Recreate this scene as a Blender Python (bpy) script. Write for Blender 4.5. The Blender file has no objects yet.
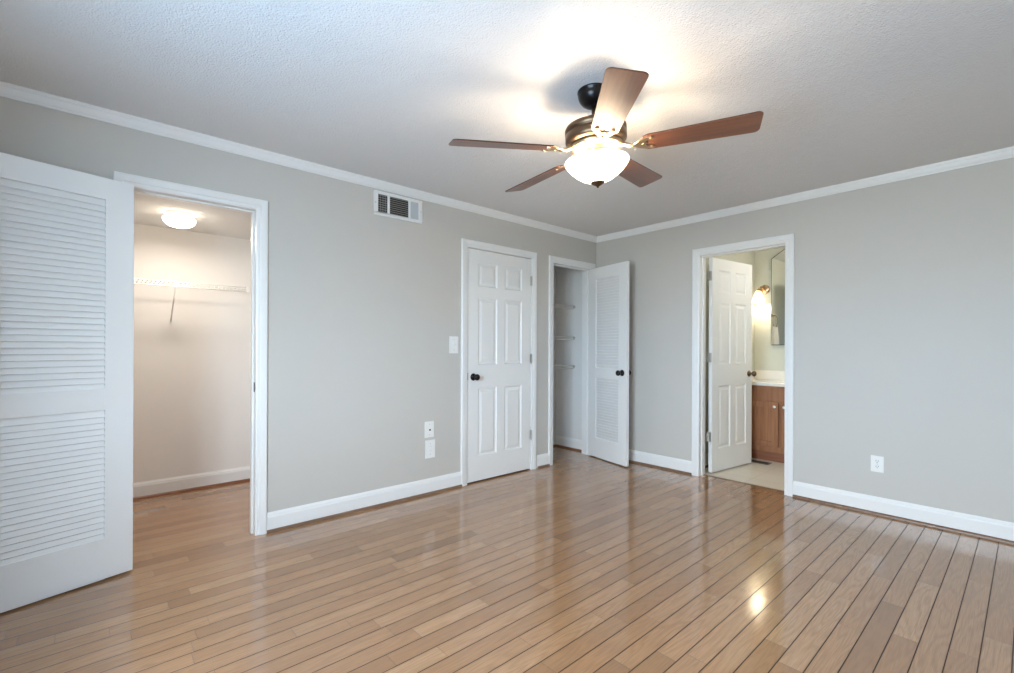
import bpy, bmesh, math, random
from mathutils import Vector, Matrix

S = bpy.context.scene
COL = S.collection
rnd = random.Random(7)

# ------------------------------------------------------------------ camera
F_PX, YAW, ROLL = 466.68, 0.8433577, 0.0039010
CAM = Vector((-4.21534, -3.23900, 1.18441))
HORIZON = 347.788
cd = bpy.data.cameras.new('camera')
cam = bpy.data.objects.new('camera', cd)
COL.objects.link(cam)
fw = Vector((math.cos(YAW), math.sin(YAW), 0))
rt0 = Vector((fw.y, -fw.x, 0))
up0 = Vector((0, 0, 1))
rt = math.cos(ROLL) * rt0 + math.sin(ROLL) * up0
up = -math.sin(ROLL) * rt0 + math.cos(ROLL) * up0
m = Matrix((rt, up, -fw)).transposed().to_4x4()
m.translation = CAM
cam.matrix_world = m
cd.sensor_fit = 'HORIZONTAL'
cd.sensor_width = 36.0
cd.lens = 36.0 * F_PX / 1014.0
cd.shift_x = 0.0
cd.shift_y = (HORIZON - 336.5) / 1014.0
cd.clip_start = 0.02
S.camera = cam

# ------------------------------------------------------------------ view
S.view_settings.view_transform = 'Standard'
S.view_settings.look = 'None'
S.view_settings.gamma = 1.0
S.view_settings.use_curve_mapping = False
S.view_settings.exposure = 1.63
try:
    S.cycles.use_denoising = True
    S.cycles.max_bounces = 12
    S.cycles.diffuse_bounces = 8
    S.cycles.sample_clamp_indirect = 8.0
except Exception:
    pass

# ------------------------------------------------------------------ world: daylight sky over pale ground
SKY = 10.0
world = bpy.data.worlds.new('world')
S.world = world
world.use_nodes = True
wn = world.node_tree
wn.nodes.clear()
w_out = wn.nodes.new('ShaderNodeOutputWorld')
w_bg = wn.nodes.new('ShaderNodeBackground')
w_tc = wn.nodes.new('ShaderNodeTexCoord')
w_sep = wn.nodes.new('ShaderNodeSeparateXYZ')
w_mr = wn.nodes.new('ShaderNodeMapRange')
w_ramp = wn.nodes.new('ShaderNodeValToRGB')
wn.links.new(w_tc.outputs['Generated'], w_sep.inputs[0])
wn.links.new(w_sep.outputs['Z'], w_mr.inputs[0])
w_mr.inputs[1].default_value = -1.0
w_mr.inputs[2].default_value = 1.0
wn.links.new(w_mr.outputs[0], w_ramp.inputs[0])
e = w_ramp.color_ramp.elements                      # ground, pale horizon, blue zenith
e[0].position = 0.33
e[0].color = (0.42, 0.67, 1.00, 1)
e[1].position = 0.42
e[1].color = (0.66, 0.70, 0.68, 1)
for p_, c_ in ((0.54, (1.10, 1.40, 1.78)), (0.66, (1.42, 1.55, 1.74)), (0.80, (0.70, 0.85, 1.10)), (1.0, (0.55, 0.75, 1.10))):
    x_ = e.new(p_)
    x_.color = (*c_, 1)
wn.links.new(w_ramp.outputs[0], w_bg.inputs[0])
w_bg.inputs[1].default_value = SKY
wn.links.new(w_bg.outputs[0], w_out.inputs[0])

# room extents (metres): the far corner of the room is the origin,
# wall_back lies on y = 0, wall_right on x = 0
H = 2.422
XL, YF = -4.9, -4.5
WT = 0.12                     # wall thickness
# windows behind and left of the camera: (a0, a1, z0, z1)
WIN_LEFT = [(-3.15, -1.82, 0.72, 2.10)]          # along y on wall_left


def portal(name, loc, rot, sx, sy):
    ld = bpy.data.lights.new(name, 'AREA')
    ld.shape = 'RECTANGLE'
    ld.size, ld.size_y = sx, sy
    ld.cycles.is_portal = True
    o = bpy.data.objects.new(name, ld)
    o.location = loc
    o.rotation_euler = rot
    COL.objects.link(o)


for y0, y1, z0, z1 in WIN_LEFT:
    portal('window_portal', (XL - WT - 0.02, (y0 + y1) / 2, (z0 + z1) / 2), (0, -math.pi / 2, 0), z1 - z0, y1 - y0)

# ------------------------------------------------------------------ helpers
class MB:
    def __init__(self):
        self.v, self.f, self.s = [], [], []

    def quad(self, *pts, smooth=False):
        i = len(self.v)
        self.v += [tuple(p) for p in pts]
        self.f.append(tuple(range(i, i + len(pts))))
        self.s.append(smooth)

    def box(self, a, b, M=None):
        x0, y0, z0 = [min(a[k], b[k]) for k in range(3)]
        x1, y1, z1 = [max(a[k], b[k]) for k in range(3)]
        i = len(self.v)
        P = [(x0, y0, z0), (x1, y0, z0), (x1, y1, z0), (x0, y1, z0), (x0, y0, z1), (x1, y0, z1), (x1, y1, z1), (x0, y1, z1)]
        if M is not None:
            P = [tuple(M @ Vector(p)) for p in P]
        self.v += P
        for q in ((0, 3, 2, 1), (4, 5, 6, 7), (0, 1, 5, 4), (1, 2, 6, 5), (2, 3, 7, 6), (3, 0, 4, 7)):
            self.f.append(tuple(i + k for k in q))
            self.s.append(False)

    def lathe(self, prof, n=32, M=None, cap0=True, cap1=True, smooth=True):
        """prof: (radius, z) pairs, from bottom to top or outside in"""
        i = len(self.v)
        for r, z in prof:
            for k in range(n):
                a = 2 * math.pi * k / n
                p = Vector((r * math.cos(a), r * math.sin(a), z))
                if M is not None:
                    p = M @ p
                self.v.append(tuple(p))
        for j in range(len(prof) - 1):
            for k in range(n):
                a, b = i + j * n + k, i + j * n + (k + 1) % n
                self.f.append((a, b, b + n, a + n))
                self.s.append(smooth)
        if cap0 and prof[0][0] > 1e-6:
            self.f.append(tuple(i + k for k in reversed(range(n))))
            self.s.append(False)
        if cap1 and prof[-1][0] > 1e-6:
            self.f.append(tuple(i + (len(prof) - 1) * n + k for k in range(n)))
            self.s.append(False)

    def tube(self, pts, r, n=10, cap=True):
        pts = [Vector(p) for p in pts]
        i = len(self.v)
        ref = None
        for j, p in enumerate(pts):
            t = (pts[min(j + 1, len(pts) - 1)] - pts[max(j - 1, 0)]).normalized()
            if ref is None:
                ref = t.orthogonal().normalized()
            ref = (ref - t * ref.dot(t)).normalized()
            b = t.cross(ref)
            rr = r[j] if isinstance(r, (list, tuple)) else r
            for k in range(n):
                a = 2 * math.pi * k / n
                self.v.append(tuple(p + rr * (math.cos(a) * ref + math.sin(a) * b)))
        for j in range(len(pts) - 1):
            for k in range(n):
                a, b = i + j * n + k, i + j * n + (k + 1) % n
                self.f.append((a, b, b + n, a + n))
                self.s.append(True)
        if cap:
            self.f.append(tuple(i + k for k in reversed(range(n))))
            self.s.append(False)
            self.f.append(tuple(i + (len(pts) - 1) * n + k for k in range(n)))
            self.s.append(False)

    def prism(self, poly, z0, z1, M=None):
        """poly in xy (counter-clockwise), extruded z0..z1"""
        n = len(poly)
        i = len(self.v)
        for z in (z0, z1):
            for x, y in poly:
                p = Vector((x, y, z))
                self.v.append(tuple(M @ p if M is not None else p))
        self.f.append(tuple(i + k for k in reversed(range(n))))
        self.s.append(False)
        self.f.append(tuple(i + n + k for k in range(n)))
        self.s.append(False)
        for k in range(n):
            l = (k + 1) % n
            self.f.append((i + k, i + l, i + n + l, i + n + k))
            self.s.append(False)

    def run(self, prof, a, b, nrm):
        """profile (distance from the wall, z) swept from a to b (xy) on a wall whose room side is nrm"""
        a, b, nrm = Vector((*a, 0)), Vector((*b, 0)), Vector((*nrm, 0))
        n = len(prof)
        i = len(self.v)
        for p in (a, b):
            for d, z in prof:
                self.v.append(tuple(p + nrm * d + Vector((0, 0, z))))
        for k in range(n):
            l = (k + 1) % n
            self.f.append((i + k, i + l, i + n + l, i + n + k))
            self.s.append(False)
        self.f.append(tuple(i + k for k in range(n)))
        self.s.append(False)
        self.f.append(tuple(i + n + k for k in reversed(range(n))))
        self.s.append(False)

    def build(self, name, mat, parent=None, loc=(0, 0, 0), rz=0.0, bevel=0.0, segs=2):
        me = bpy.data.meshes.new(name)
        me.from_pydata(self.v, [], self.f)
        bm = bmesh.new()
        bm.from_mesh(me)
        bmesh.ops.remove_doubles(bm, verts=bm.verts, dist=1e-6)
        bmesh.ops.recalc_face_normals(bm, faces=bm.faces)
        bm.to_mesh(me)
        bm.free()
        if len(me.polygons) == len(self.s):
            me.polygons.foreach_set('use_smooth', self.s)
        me.materials.append(mat)
        o = bpy.data.objects.new(name, me)
        COL.objects.link(o)
        o.location = loc
        o.rotation_euler = (0, 0, rz)
        if parent is not None:
            o.parent = parent
        if bevel > 0:
            md = o.modifiers.new('bevel', 'BEVEL')
            md.width = bevel
            md.segments = segs
            md.limit_method = 'ANGLE'
            md.angle_limit = math.radians(40)
        return o


def tag(o, label=None, cat=None, group=None, kind=None):
    if label:
        o['label'] = label
    if cat:
        o['category'] = cat
    if group:
        o['group'] = group
    if kind:
        o['kind'] = kind
    return o


def empty(name, loc, label, cat, rz=0.0, group=None):
    o = bpy.data.objects.new(name, None)
    o.empty_display_size = 0.1
    COL.objects.link(o)
    o.location = loc
    o.rotation_euler = (0, 0, rz)
    return tag(o, label, cat, group)


# ------------------------------------------------------------------ materials
def new_mat(name, col=(0.8, 0.8, 0.8), rough=0.5, metal=0.0, spec=0.5, coat=0.0):
    mt = bpy.data.materials.new(name)
    mt.use_nodes = True
    b = mt.node_tree.nodes['Principled BSDF']
    b.inputs['Base Color'].default_value = (*col, 1)
    b.inputs['Roughness'].default_value = rough
    b.inputs['Metallic'].default_value = metal
    b.inputs['Specular IOR Level'].default_value = spec
    b.inputs['Coat Weight'].default_value = coat
    b.inputs['Coat Roughness'].default_value = 0.08
    return mt, mt.node_tree, b


class NT:
    def __init__(self, nt):
        self.nt = nt

    def n(self, typ, **kw):
        o = self.nt.nodes.new(typ)
        for k, v in kw.items():
            setattr(o, k, v)
        return o

    def link(self, a, b):
        self.nt.links.new(a, b)

    def math(self, op, a, b=None, c=None, clamp=False):
        o = self.nt.nodes.new('ShaderNodeMath')
        o.operation = op
        o.use_clamp = clamp
        for i, v in enumerate((a, b, c)):
            if v is None:
                continue
            if isinstance(v, (int, float)):
                o.inputs[i].default_value = v
            else:
                self.nt.links.new(v, o.inputs[i])
        return o.outputs[0]

    def comb(self, x, y, z):
        o = self.nt.nodes.new('ShaderNodeCombineXYZ')
        for i, v in enumerate((x, y, z)):
            if isinstance(v, (int, float)):
                o.inputs[i].default_value = v
            else:
                self.nt.links.new(v, o.inputs[i])
        return o.outputs[0]

    def white(self, vec):
        o = self.nt.nodes.new('ShaderNodeTexWhiteNoise')
        o.noise_dimensions = '3D'
        self.nt.links.new(vec, o.inputs['Vector'])
        return o.outputs['Value']

    def noise(self, vec, scale, detail=2.0, rough=0.5, dist=0.0):
        o = self.nt.nodes.new('ShaderNodeTexNoise')
        o.inputs['Scale'].default_value = scale
        o.inputs['Detail'].default_value = detail
        o.inputs['Roughness'].default_value = rough
        o.inputs['Distortion'].default_value = dist
        self.nt.links.new(vec, o.inputs['Vector'])
        return o.outputs['Fac']

    def ramp(self, fac, stops):
        o = self.nt.nodes.new('ShaderNodeValToRGB')
        el = o.color_ramp.elements
        while len(el) < len(stops):
            el.new(0.5)
        for q, (p, c) in zip(el, stops):
            q.position = p
            q.color = (*c, 1)
        self.nt.links.new(fac, o.inputs[0])
        return o.outputs[0]

    def mix(self, fac, a, b, mode='MIX'):
        o = self.nt.nodes.new('ShaderNodeMix')
        o.data_type = 'RGBA'
        o.blend_type = mode
        for i, v in ((0, fac), (6, a), (7, b)):
            if isinstance(v, (int, float)):
                o.inputs[i].default_value = v
            elif isinstance(v, tuple):
                o.inputs[i].default_value = (*v, 1)
            else:
                self.nt.links.new(v, o.inputs[i])
        return o.outputs[2]

    def bump(self, height, strength, dist, bsdf):
        o = self.nt.nodes.new('ShaderNodeBump')
        o.inputs['Strength'].default_value = strength
        o.inputs['Distance'].default_value = dist
        self.nt.links.new(height, o.inputs['Height'])
        self.nt.links.new(o.outputs[0], bsdf.inputs['Normal'])

    def obj_coord(self):
        o = self.nt.nodes.new('ShaderNodeTexCoord')
        return o.outputs['Object']


def paint(name, col, rough=0.6, bump=0.15, scale=260.0):
    mt, nt, b = new_mat(name, col, rough, spec=0.35)
    t = NT(nt)
    co = t.obj_coord()
    nz = t.noise(co, 3.0, 2.0)
    c = t.mix(nz, tuple(k * 0.985 for k in col), tuple(min(1, k * 1.015) for k in col))
    t.link(c, b.inputs['Base Color'])
    t.bump(t.noise(co, scale, 2.0), bump, 0.0006, b)
    return mt


WALL = paint('greige_wall_paint', (0.558, 0.538, 0.502), 0.55)
TRIM = paint('white_trim_paint', (0.80, 0.80, 0.79), 0.34, 0.015, 60)
CLOSET = paint('cream_closet_paint', (0.80, 0.775, 0.745), 0.6)
LINEN = paint('pale_closet_paint', (0.74, 0.735, 0.72), 0.6)
SAGE = paint('sage_bath_paint', (0.63, 0.635, 0.55), 0.55)
CEIL_SMOOTH = paint('white_ceiling_paint', (0.78, 0.77, 0.75), 0.8)


def popcorn(name):
    col = (0.76, 0.755, 0.745)
    mt, nt, b = new_mat(name, col, 0.9, spec=0.15)
    t = NT(nt)
    co = t.obj_coord()
    n1 = t.noise(co, 110.0, 3.0, 0.55)
    vo = t.n('ShaderNodeTexVoronoi')
    vo.inputs['Scale'].default_value = 130.0
    t.link(co, vo.inputs['Vector'])
    lump = t.math('SUBTRACT', 1.0, vo.outputs['Distance'])
    big = t.noise(co, 14.0, 2.0)
    hgt = t.math('MULTIPLY', t.math('ADD', n1, t.math('MULTIPLY', lump, 0.55)), t.math('ADD', big, 0.4))
    t.bump(hgt, 0.8, 0.0046, b)
    return mt


POPCORN = popcorn('popcorn_ceiling')


def oak_floor():
    mt, nt, b = new_mat('oak_strip_floor', (0.4, 0.25, 0.15), 0.2, spec=0.5)
    t = NT(nt)
    co = t.obj_coord()
    sp = t.n('ShaderNodeSeparateXYZ')
    t.link(co, sp.inputs[0])
    X, Y = sp.outputs['X'], sp.outputs['Y']
    PW, PL = 0.0845, 0.72
    v = t.math('DIVIDE', t.math('ADD', Y, 3.110 + PW * 100), PW)
    row = t.math('FLOOR', v)
    fv = t.math('SUBTRACT', v, row)
    rh = t.white(t.comb(row, 3.7, 1.3))
    u = t.math('ADD', t.math('DIVIDE', X, PL), t.math('MULTIPLY', rh, 37.0))
    cell = t.math('FLOOR', u)
    fu = t.math('SUBTRACT', u, cell)
    bh = t.math('ADD', t.math('MULTIPLY', t.white(t.comb(row, cell, 9.1)), 0.7), 0.15)
    key = t.math('ADD', cell, t.math('GREATER_THAN', fu, bh))
    tone = t.white(t.comb(row, key, 5.5))
    tone2 = t.white(t.comb(row, key, 17.5))
    # grain: stretched along the plank, shifted per plank
    gx = t.math('ADD', t.math('MULTIPLY', X, 1.0), t.math('MULTIPLY', tone, 31.0))
    gy = t.math('ADD', Y, t.math('MULTIPLY', tone2, 13.0))
    fine = t.noise(t.comb(t.math('MULTIPLY', gx, 9.0), t.math('MULTIPLY', gy, 260.0), 0.0), 1.0, 3.0, 0.6)
    # cathedral figure: distorted rings stretched along the plank
    ring = t.noise(t.comb(t.math('MULTIPLY', gx, 1.7), t.math('MULTIPLY', gy, 16.0), tone2), 1.0, 1.0, 0.4, 0.3)
    rings = t.math('SINE', t.math('MULTIPLY', ring, 60.0))
    rings = t.math('MULTIPLY', t.math('ADD', rings, 1.0), 0.5)
    rings = t.math('POWER', rings, 2.0)
    base = t.ramp(tone, [(0.0, (0.274, 0.139, 0.061)), (0.14, (0.350, 0.180, 0.081)), (0.5, (0.410, 0.219, 0.100)), (0.85, (0.460, 0.255, 0.124)), (1.0, (0.515, 0.298, 0.148))])
    base = t.mix(t.math('MULTIPLY', tone2, 0.30), base, (0.477, 0.238, 0.109))
    c = t.mix(t.math('MULTIPLY', rings, 0.30), base, (0.269, 0.144, 0.067))
    c = t.mix(t.math('MULTIPLY', t.math('SUBTRACT', fine, 0.33), 1.3, clamp=True), c, (0.246, 0.127, 0.061))
    # joints
    ey = t.math('MULTIPLY', t.math('MINIMUM', fv, t.math('SUBTRACT', 1.0, fv)), PW)
    ex = t.math('MULTIPLY', t.math('ABSOLUTE', t.math('SUBTRACT', fu, bh)), PL)
    gapy = t.math('MULTIPLY', t.math('SUBTRACT', 1.0, t.math('DIVIDE', ey, 0.0037), clamp=True), 1.5, clamp=True)
    gapx = t.math('SUBTRACT', 1.0, t.math('DIVIDE', ex, 0.0016), clamp=True)
    gap = t.math('MAXIMUM', gapy, gapx)
    c = t.mix(t.math('MULTIPLY', gap, 0.88), c, (0.040, 0.019, 0.010))
    t.link(c, b.inputs['Base Color'])
    b.inputs['Roughness'].default_value = 0.17
    rg = t.math('ADD', t.math('ADD', t.math('MULTIPLY', fine, 0.05), 0.105), t.math('MULTIPLY', gap, 0.5))
    t.link(rg, b.inputs['Roughness'])
    # shape: eased edges and a slight cup on each plank
    edge = t.math('DIVIDE', ey, 0.004, clamp=True)
    edx = t.math('DIVIDE', ex, 0.003, clamp=True)
    h = t.math('MINIMUM', edge, edx)
    h = t.math('ADD', h, t.math('MULTIPLY', tone, 0.25))
    h = t.math('ADD', h, t.math('MULTIPLY', t.noise(co, 5.0, 1.0), 1.2))
    h = t.math('ADD', h, t.math('MULTIPLY', fine, 0.06))
    t.bump(h, 0.35, 0.0008, b)
    b.inputs['IOR'].default_value = 1.78
    b.inputs['Coat Weight'].default_value = 0.5
    b.inputs['Coat Roughness'].default_value = 0.12
    b.inputs['Coat IOR'].default_value = 1.5
    t.link(t.math('MULTIPLY', t.math('SUBTRACT', 1.0, gap), 0.5), b.inputs['Specular IOR Level'])
    return mt


OAK = oak_floor()


def wood(name, dark, light, rough=0.35, axis=0, scale=1.0, coat=0.0):
    mt, nt, b = new_mat(name, light, rough, coat=coat)
    t = NT(nt)
    co = t.obj_coord()
    mp = t.n('ShaderNodeMapping')
    s = [38.0 * scale] * 3
    s[axis] = 2.4 * scale
    mp.inputs['Scale'].default_value = s
    t.link(co, mp.inputs[0])
    n1 = t.noise(mp.outputs[0], 1.0, 4.0, 0.6, 0.4)
    c = t.ramp(n1, [(0.3, dark), (0.7, light)])
    t.link(c, b.inputs['Base Color'])
    t.bump(n1, 0.08, 0.001, b)
    return mt


SHOE = wood('shoe_moulding_wood', (0.15, 0.082, 0.048), (0.23, 0.135, 0.082), 0.35)
RED_SHOE = wood('closet_shoe_wood', (0.17, 0.065, 0.03), (0.26, 0.105, 0.05), 0.35)
BLADE_WOOD = wood('fan_blade_wood', (0.13, 0.040, 0.016), (0.26, 0.088, 0.034), 0.38, 0, 1.0, 0.6)
BLADE_WOOD.node_tree.nodes['Principled BSDF'].inputs['Coat Roughness'].default_value = 0.34
VANITY_WOOD = wood('vanity_oak', (0.27, 0.105, 0.045), (0.40, 0.185, 0.088), 0.35, 2, 1.0)
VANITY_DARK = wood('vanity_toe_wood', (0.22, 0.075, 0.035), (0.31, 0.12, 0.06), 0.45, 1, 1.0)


def tile_floor():
    mt, nt, b = new_mat('cream_stone_tile', (0.7, 0.65, 0.55), 0.3)
    t = NT(nt)
    co = t.obj_coord()
    br = t.n('ShaderNodeTexBrick')
    br.offset = 0.0
    br.inputs['Scale'].default_value = 1.0
    br.inputs['Brick Width'].default_value = 0.31
    br.inputs['Row Height'].default_value = 0.31
    br.inputs['Mortar Size'].default_value = 0.004
    br.inputs['Color1'].default_value = (0.74, 0.69, 0.59, 1)
    br.inputs['Color2'].default_value = (0.70, 0.645, 0.545, 1)
    br.inputs['Mortar'].default_value = (0.58, 0.52, 0.43, 1)
    t.link(co, br.inputs['Vector'])
    c = t.mix(t.math('MULTIPLY', t.noise(co, 16.0, 4.0), 0.25), br.outputs['Color'], (0.58, 0.51, 0.42))
    t.link(c, b.inputs['Base Color'])
    return mt


TILE = tile_floor()


def metal(name, col, rough=0.3, scratch=0.06):
    mt, nt, b = new_mat(name, col, rough, 1.0)
    t = NT(nt)
    nz = t.noise(t.obj_coord(), 40.0, 3.0)
    t.link(t.math('ADD', t.math('MULTIPLY', nz, scratch * 2), rough - scratch), b.inputs['Roughness'])
    return mt


BRONZE = metal('aged_bronze', (0.165, 0.105, 0.066), 0.36)
BRONZE_LIGHT = metal('antique_brass_bronze', (0.62, 0.47, 0.30), 0.30)
DARK_METAL, _, _b = new_mat('oil_rubbed_dark', (0.016, 0.013, 0.012), 0.28, 0.6)
NICKEL = metal('satin_nickel', (0.55, 0.53, 0.50), 0.35)
STEEL_DARK = metal('weathered_steel', (0.20, 0.18, 0.165), 0.4)
BRASS = metal('sconce_brass', (0.60, 0.42, 0.26), 0.25)
PLASTIC = paint('white_plastic', (0.82, 0.82, 0.80), 0.3, 0.02, 60)
SLOT, _, _b = new_mat('dark_slot', (0.03, 0.03, 0.03), 0.6)
GREY_MARK, _, _b = new_mat('grey_plastic', (0.42, 0.42, 0.41), 0.5)
VENT_DARK, _, _b = new_mat('vent_cavity', (0.035, 0.030, 0.026), 0.8)
VENT_BLADE, _, _b = new_mat('vent_louvre_grey', (0.36, 0.34, 0.31), 0.5)
VENT_FILTER, _, _b = new_mat('blue_grey_damper', (0.50, 0.53, 0.56), 0.6)
COUNTER = paint('white_cultured_marble', (0.83, 0.80, 0.74), 0.2, 0.02, 40)
WIRE, _, _b = new_mat('white_vinyl_wire', (0.80, 0.79, 0.76), 0.4)
TOWEL = paint('white_terry', (0.84, 0.83, 0.80), 0.95, 0.8, 500)
MIRROR, _, _b = new_mat('mirror_glass', (0.90, 0.92, 0.90), 0.02, 1.0)
MIRROR_EDGE, _, _b = new_mat('mirror_edge', (0.16, 0.17, 0.14), 0.2, 0.3)


def glow(name, col, strength, base=(0.9, 0.88, 0.82)):
    mt, nt, b = new_mat(name, base, 0.25)
    t = NT(nt)
    nz = t.noise(t.obj_coord(), 14.0, 3.0)          # alabaster swirl in the glass
    c = t.mix(t.math('MULTIPLY', nz, 0.5), col, tuple(k * 0.75 for k in col))
    t.link(c, b.inputs['Emission Color'])
    b.inputs['Emission Strength'].default_value = strength
    return mt


BOWL = glow('lit_alabaster_bowl', (1.0, 0.82, 0.57), 2.0)
DOME = glow('lit_opal_dome', (1.0, 0.88, 0.70), 2.2)
SHADE = glow('lit_sconce_shade', (1.0, 0.88, 0.70), 0.8)


def glass_mat():
    mt = bpy.data.materials.new('window_glass')
    mt.use_nodes = True
    nt = mt.node_tree
    nt.nodes.clear()
    o = nt.nodes.new('ShaderNodeOutputMaterial')
    mx = nt.nodes.new('ShaderNodeMixShader')
    tr = nt.nodes.new('ShaderNodeBsdfTransparent')
    gl = nt.nodes.new('ShaderNodeBsdfGlossy')
    gl.inputs['Roughness'].default_value = 0.02
    tr.inputs[0].default_value = (0.96, 0.98, 0.97, 1)
    mx.inputs[0].default_value = 0.06
    nt.links.new(tr.outputs[0], mx.inputs[1])
    nt.links.new(gl.outputs[0], mx.inputs[2])
    nt.links.new(mx.outputs[0], o.inputs[0])
    return mt


GLASS = glass_mat()

# ------------------------------------------------------------------ room shell
# door openings: wall_back (x0, x1, top), wall_right (y0, y1, top)
OP_WALKIN = (-4.066, -3.446, 2.045)
OP_CLOSED = (-1.792, -1.020, 2.052)
OP_LINEN = (-0.706, -0.096, 2.052)
OP_BATH = (-1.908, -1.192, 2.045)


def wall_mesh(axis, a0, a1, c0, c1, holes, zt=H):
    """axis 'x': runs along x between a0,a1, thickness c0..c1 in y. holes: (h0, h1, z0, z1)"""
    mb = MB()
    holes = sorted(holes)

    def bx(p0, p1, z0, z1):
        if p1 - p0 < 1e-5 or z1 - z0 < 1e-5:
            return
        if axis == 'x':
            mb.box((p0, c0, z0), (p1, c1, z1))
        else:
            mb.box((c0, p0, z0), (c1, p1, z1))
    cur = a0
    for h0, h1, z0, z1 in holes:
        bx(cur, h0, 0, zt)
        bx(h0, h1, 0, z0)
        bx(h0, h1, z1, zt)
        cur = h1
    bx(cur, a1, 0, zt)
    return mb


JT = 0.018          # jamb board thickness


def rough(op, jt=JT):
    return (op[0] - jt, op[1] + jt, 0.0, op[2] + jt)


tag(wall_mesh('x', XL - WT, WT, 0, WT, [rough(OP_WALKIN), rough(OP_CLOSED), rough(OP_LINEN)]).build('wall_back', WALL), 'greige painted wall with the louvered, closed and linen closet doorways', 'wall', kind='structure')
tag(wall_mesh('y', YF - WT, 0, 0, WT, [rough(OP_BATH)]).build('wall_right', WALL), 'greige painted wall with the bathroom doorway and one outlet', 'wall', kind='structure')
tag(wall_mesh('y', YF, 0, XL - WT, XL, WIN_LEFT).build('wall_left', WALL), 'greige painted window wall beside the louvered door', 'wall', kind='structure')
tag(wall_mesh('x', XL - WT, 0, YF - WT, YF, []).build('wall_front', WALL), 'greige painted wall behind the viewer', 'wall', kind='structure')

fl = MB()
fl.box((XL - WT, YF - WT, -0.05), (0.082, 1.5, 0.0))
tag(fl.build('floor', OAK), 'glossy oak strip floor with dark joints', 'floor', kind='structure')
cl = MB()
cl.box((XL - WT, YF - WT, H), (WT, WT, H + 0.06))
tag(cl.build('ceiling', POPCORN), 'white popcorn textured ceiling carrying the fan', 'ceiling', kind='structure')


# rooms behind the doorways
def room(names, x0, x1, y0, y1, zc, mat, cmat, sides, lab):
    t = 0.06
    if 'back' in sides:
        mb = MB(); mb.box((x0 - t, y1, 0), (x1 + t, y1 + t, zc + t))
        tag(mb.build('wall_%s_back' % names, mat), 'back wall of the ' + lab, 'wall', kind='structure')
    if 'front' in sides:
        mb = MB(); mb.box((x0 - t, y0 - t, 0), (x1 + t, y0, zc + t))
        tag(mb.build('wall_%s_front' % names, mat), 'near wall of the ' + lab, 'wall', kind='structure')
    if 'left' in sides:
        mb = MB(); mb.box((x0 - t, y0, 0), (x0, y1, zc + t))
        tag(mb.build('wall_%s_left' % names, mat), 'left wall of the ' + lab, 'wall', kind='structure')
    if 'right' in sides:
        mb = MB(); mb.box((x1, y0, 0), (x1 + t, y1, zc + t))
        tag(mb.build('wall_%s_right' % names, mat), 'right wall of the ' + lab, 'wall', kind='structure')
    mb = MB(); mb.box((x0, y0, zc), (x1, y1, zc + t))
    tag(mb.build('ceiling_%s' % names, cmat), 'ceiling of the ' + lab, 'ceiling', kind='structure')


room('walk_in_closet', -4.95, -2.95, WT, 1.375, 2.135, CLOSET, POPCORN, ('back', 'left', 'right'), 'cream walk-in closet behind the louvered door')
room('hall_closet', -2.2, -0.84, WT, 0.70, H, LINEN, CEIL_SMOOTH, ('back', 'left', 'right'), 'closet behind the closed six panel door')
room('linen_closet', -0.76, 0.0, WT, 0.60, H, LINEN, CEIL_SMOOTH, ('back', 'left', 'right'), 'narrow linen closet with wire shelves')
room('bathroom', WT, 1.60, -3.1, -1.075, 2.325, SAGE, CEIL_SMOOTH, ('back', 'front', 'right'), 'sage green bathroom beyond the open door')
# bathroom side of the shared wall gets the bathroom paint as a thin lining
mb = wall_mesh('y', -3.1, -1.075, WT, WT + 0.008, [rough(OP_BATH)], 2.325)
tag(mb.build('wall_bathroom_left', SAGE), 'doorway side wall inside the sage green bathroom', 'wall', kind='structure')
mb = wall_mesh('x', -4.95, -2.95, WT, WT + 0.008, [rough(OP_WALKIN)], 2.135)
tag(mb.build('wall_walk_in_closet_front', CLOSET), 'doorway side wall inside the cream walk-in closet', 'wall', kind='structure')
mb = MB(); mb.box((0.082, -3.1, -0.05), (1.66, -1.075, 0.0))
tag(mb.build('floor_bathroom', TILE), 'cream stone tile floor of the bathroom', 'floor', kind='structure')
mb = MB(); mb.prism([(0.070, OP_BATH[0]), (0.094, OP_BATH[0]), (0.094, OP_BATH[1]), (0.070, OP_BATH[1])], 0.0, 0.004)
tag(mb.build('trim_1', SHOE, bevel=0.002), 'wood strip where oak floor meets bathroom tile', 'threshold', kind='structure')

# crown moulding
CROWN = [(0, 2.362), (0.009, 2.362), (0.011, 2.370), (0.016, 2.376), (0.022, 2.390), (0.026, 2.404), (0.030, 2.408), (0.032, H), (0, H)]
for i, (nm, a, b, nr) in enumerate((('back', (XL, 0), (0, 0), (0, -1)), ('right', (0, 0), (0, YF), (-1, 0)), ('left', (XL, YF), (XL, 0), (1, 0)), ('front', (0, YF), (XL, YF), (0, 1)))):
    mb = MB(); mb.run(CROWN, a, b, nr)
    tag(mb.build('trim_%d' % (i + 2), TRIM), 'white crown moulding along the %s wall' % {'back': 'three-doorway', 'right': 'bathroom doorway', 'left': 'side window', 'front': 'rear'}[nm], 'crown moulding', kind='structure')

# baseboards and shoe moulding
BASE = [(0, 0), (0.014, 0), (0.014, 0.096), (0.011, 0.104), (0.0105, 0.111), (0.006, 0.119), (0.003, 0.126), (0, 0.126)]
SHOE_P = [(0.014, 0)] + [(0.014 + 0.015 * math.cos(a), 0.019 * math.sin(a)) for a in [k * math.pi / 12 for k in range(7)]]
CW = 0.066          # casing width
segs_back = [(XL, OP_WALKIN[0] - CW), (OP_WALKIN[1] + CW, OP_CLOSED[0] - CW), (OP_CLOSED[1] + CW + 0.018, OP_LINEN[0] - CW)]
segs_right = [(0.0, OP_BATH[1] + CW), (OP_BATH[0] - CW, YF)]


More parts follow.
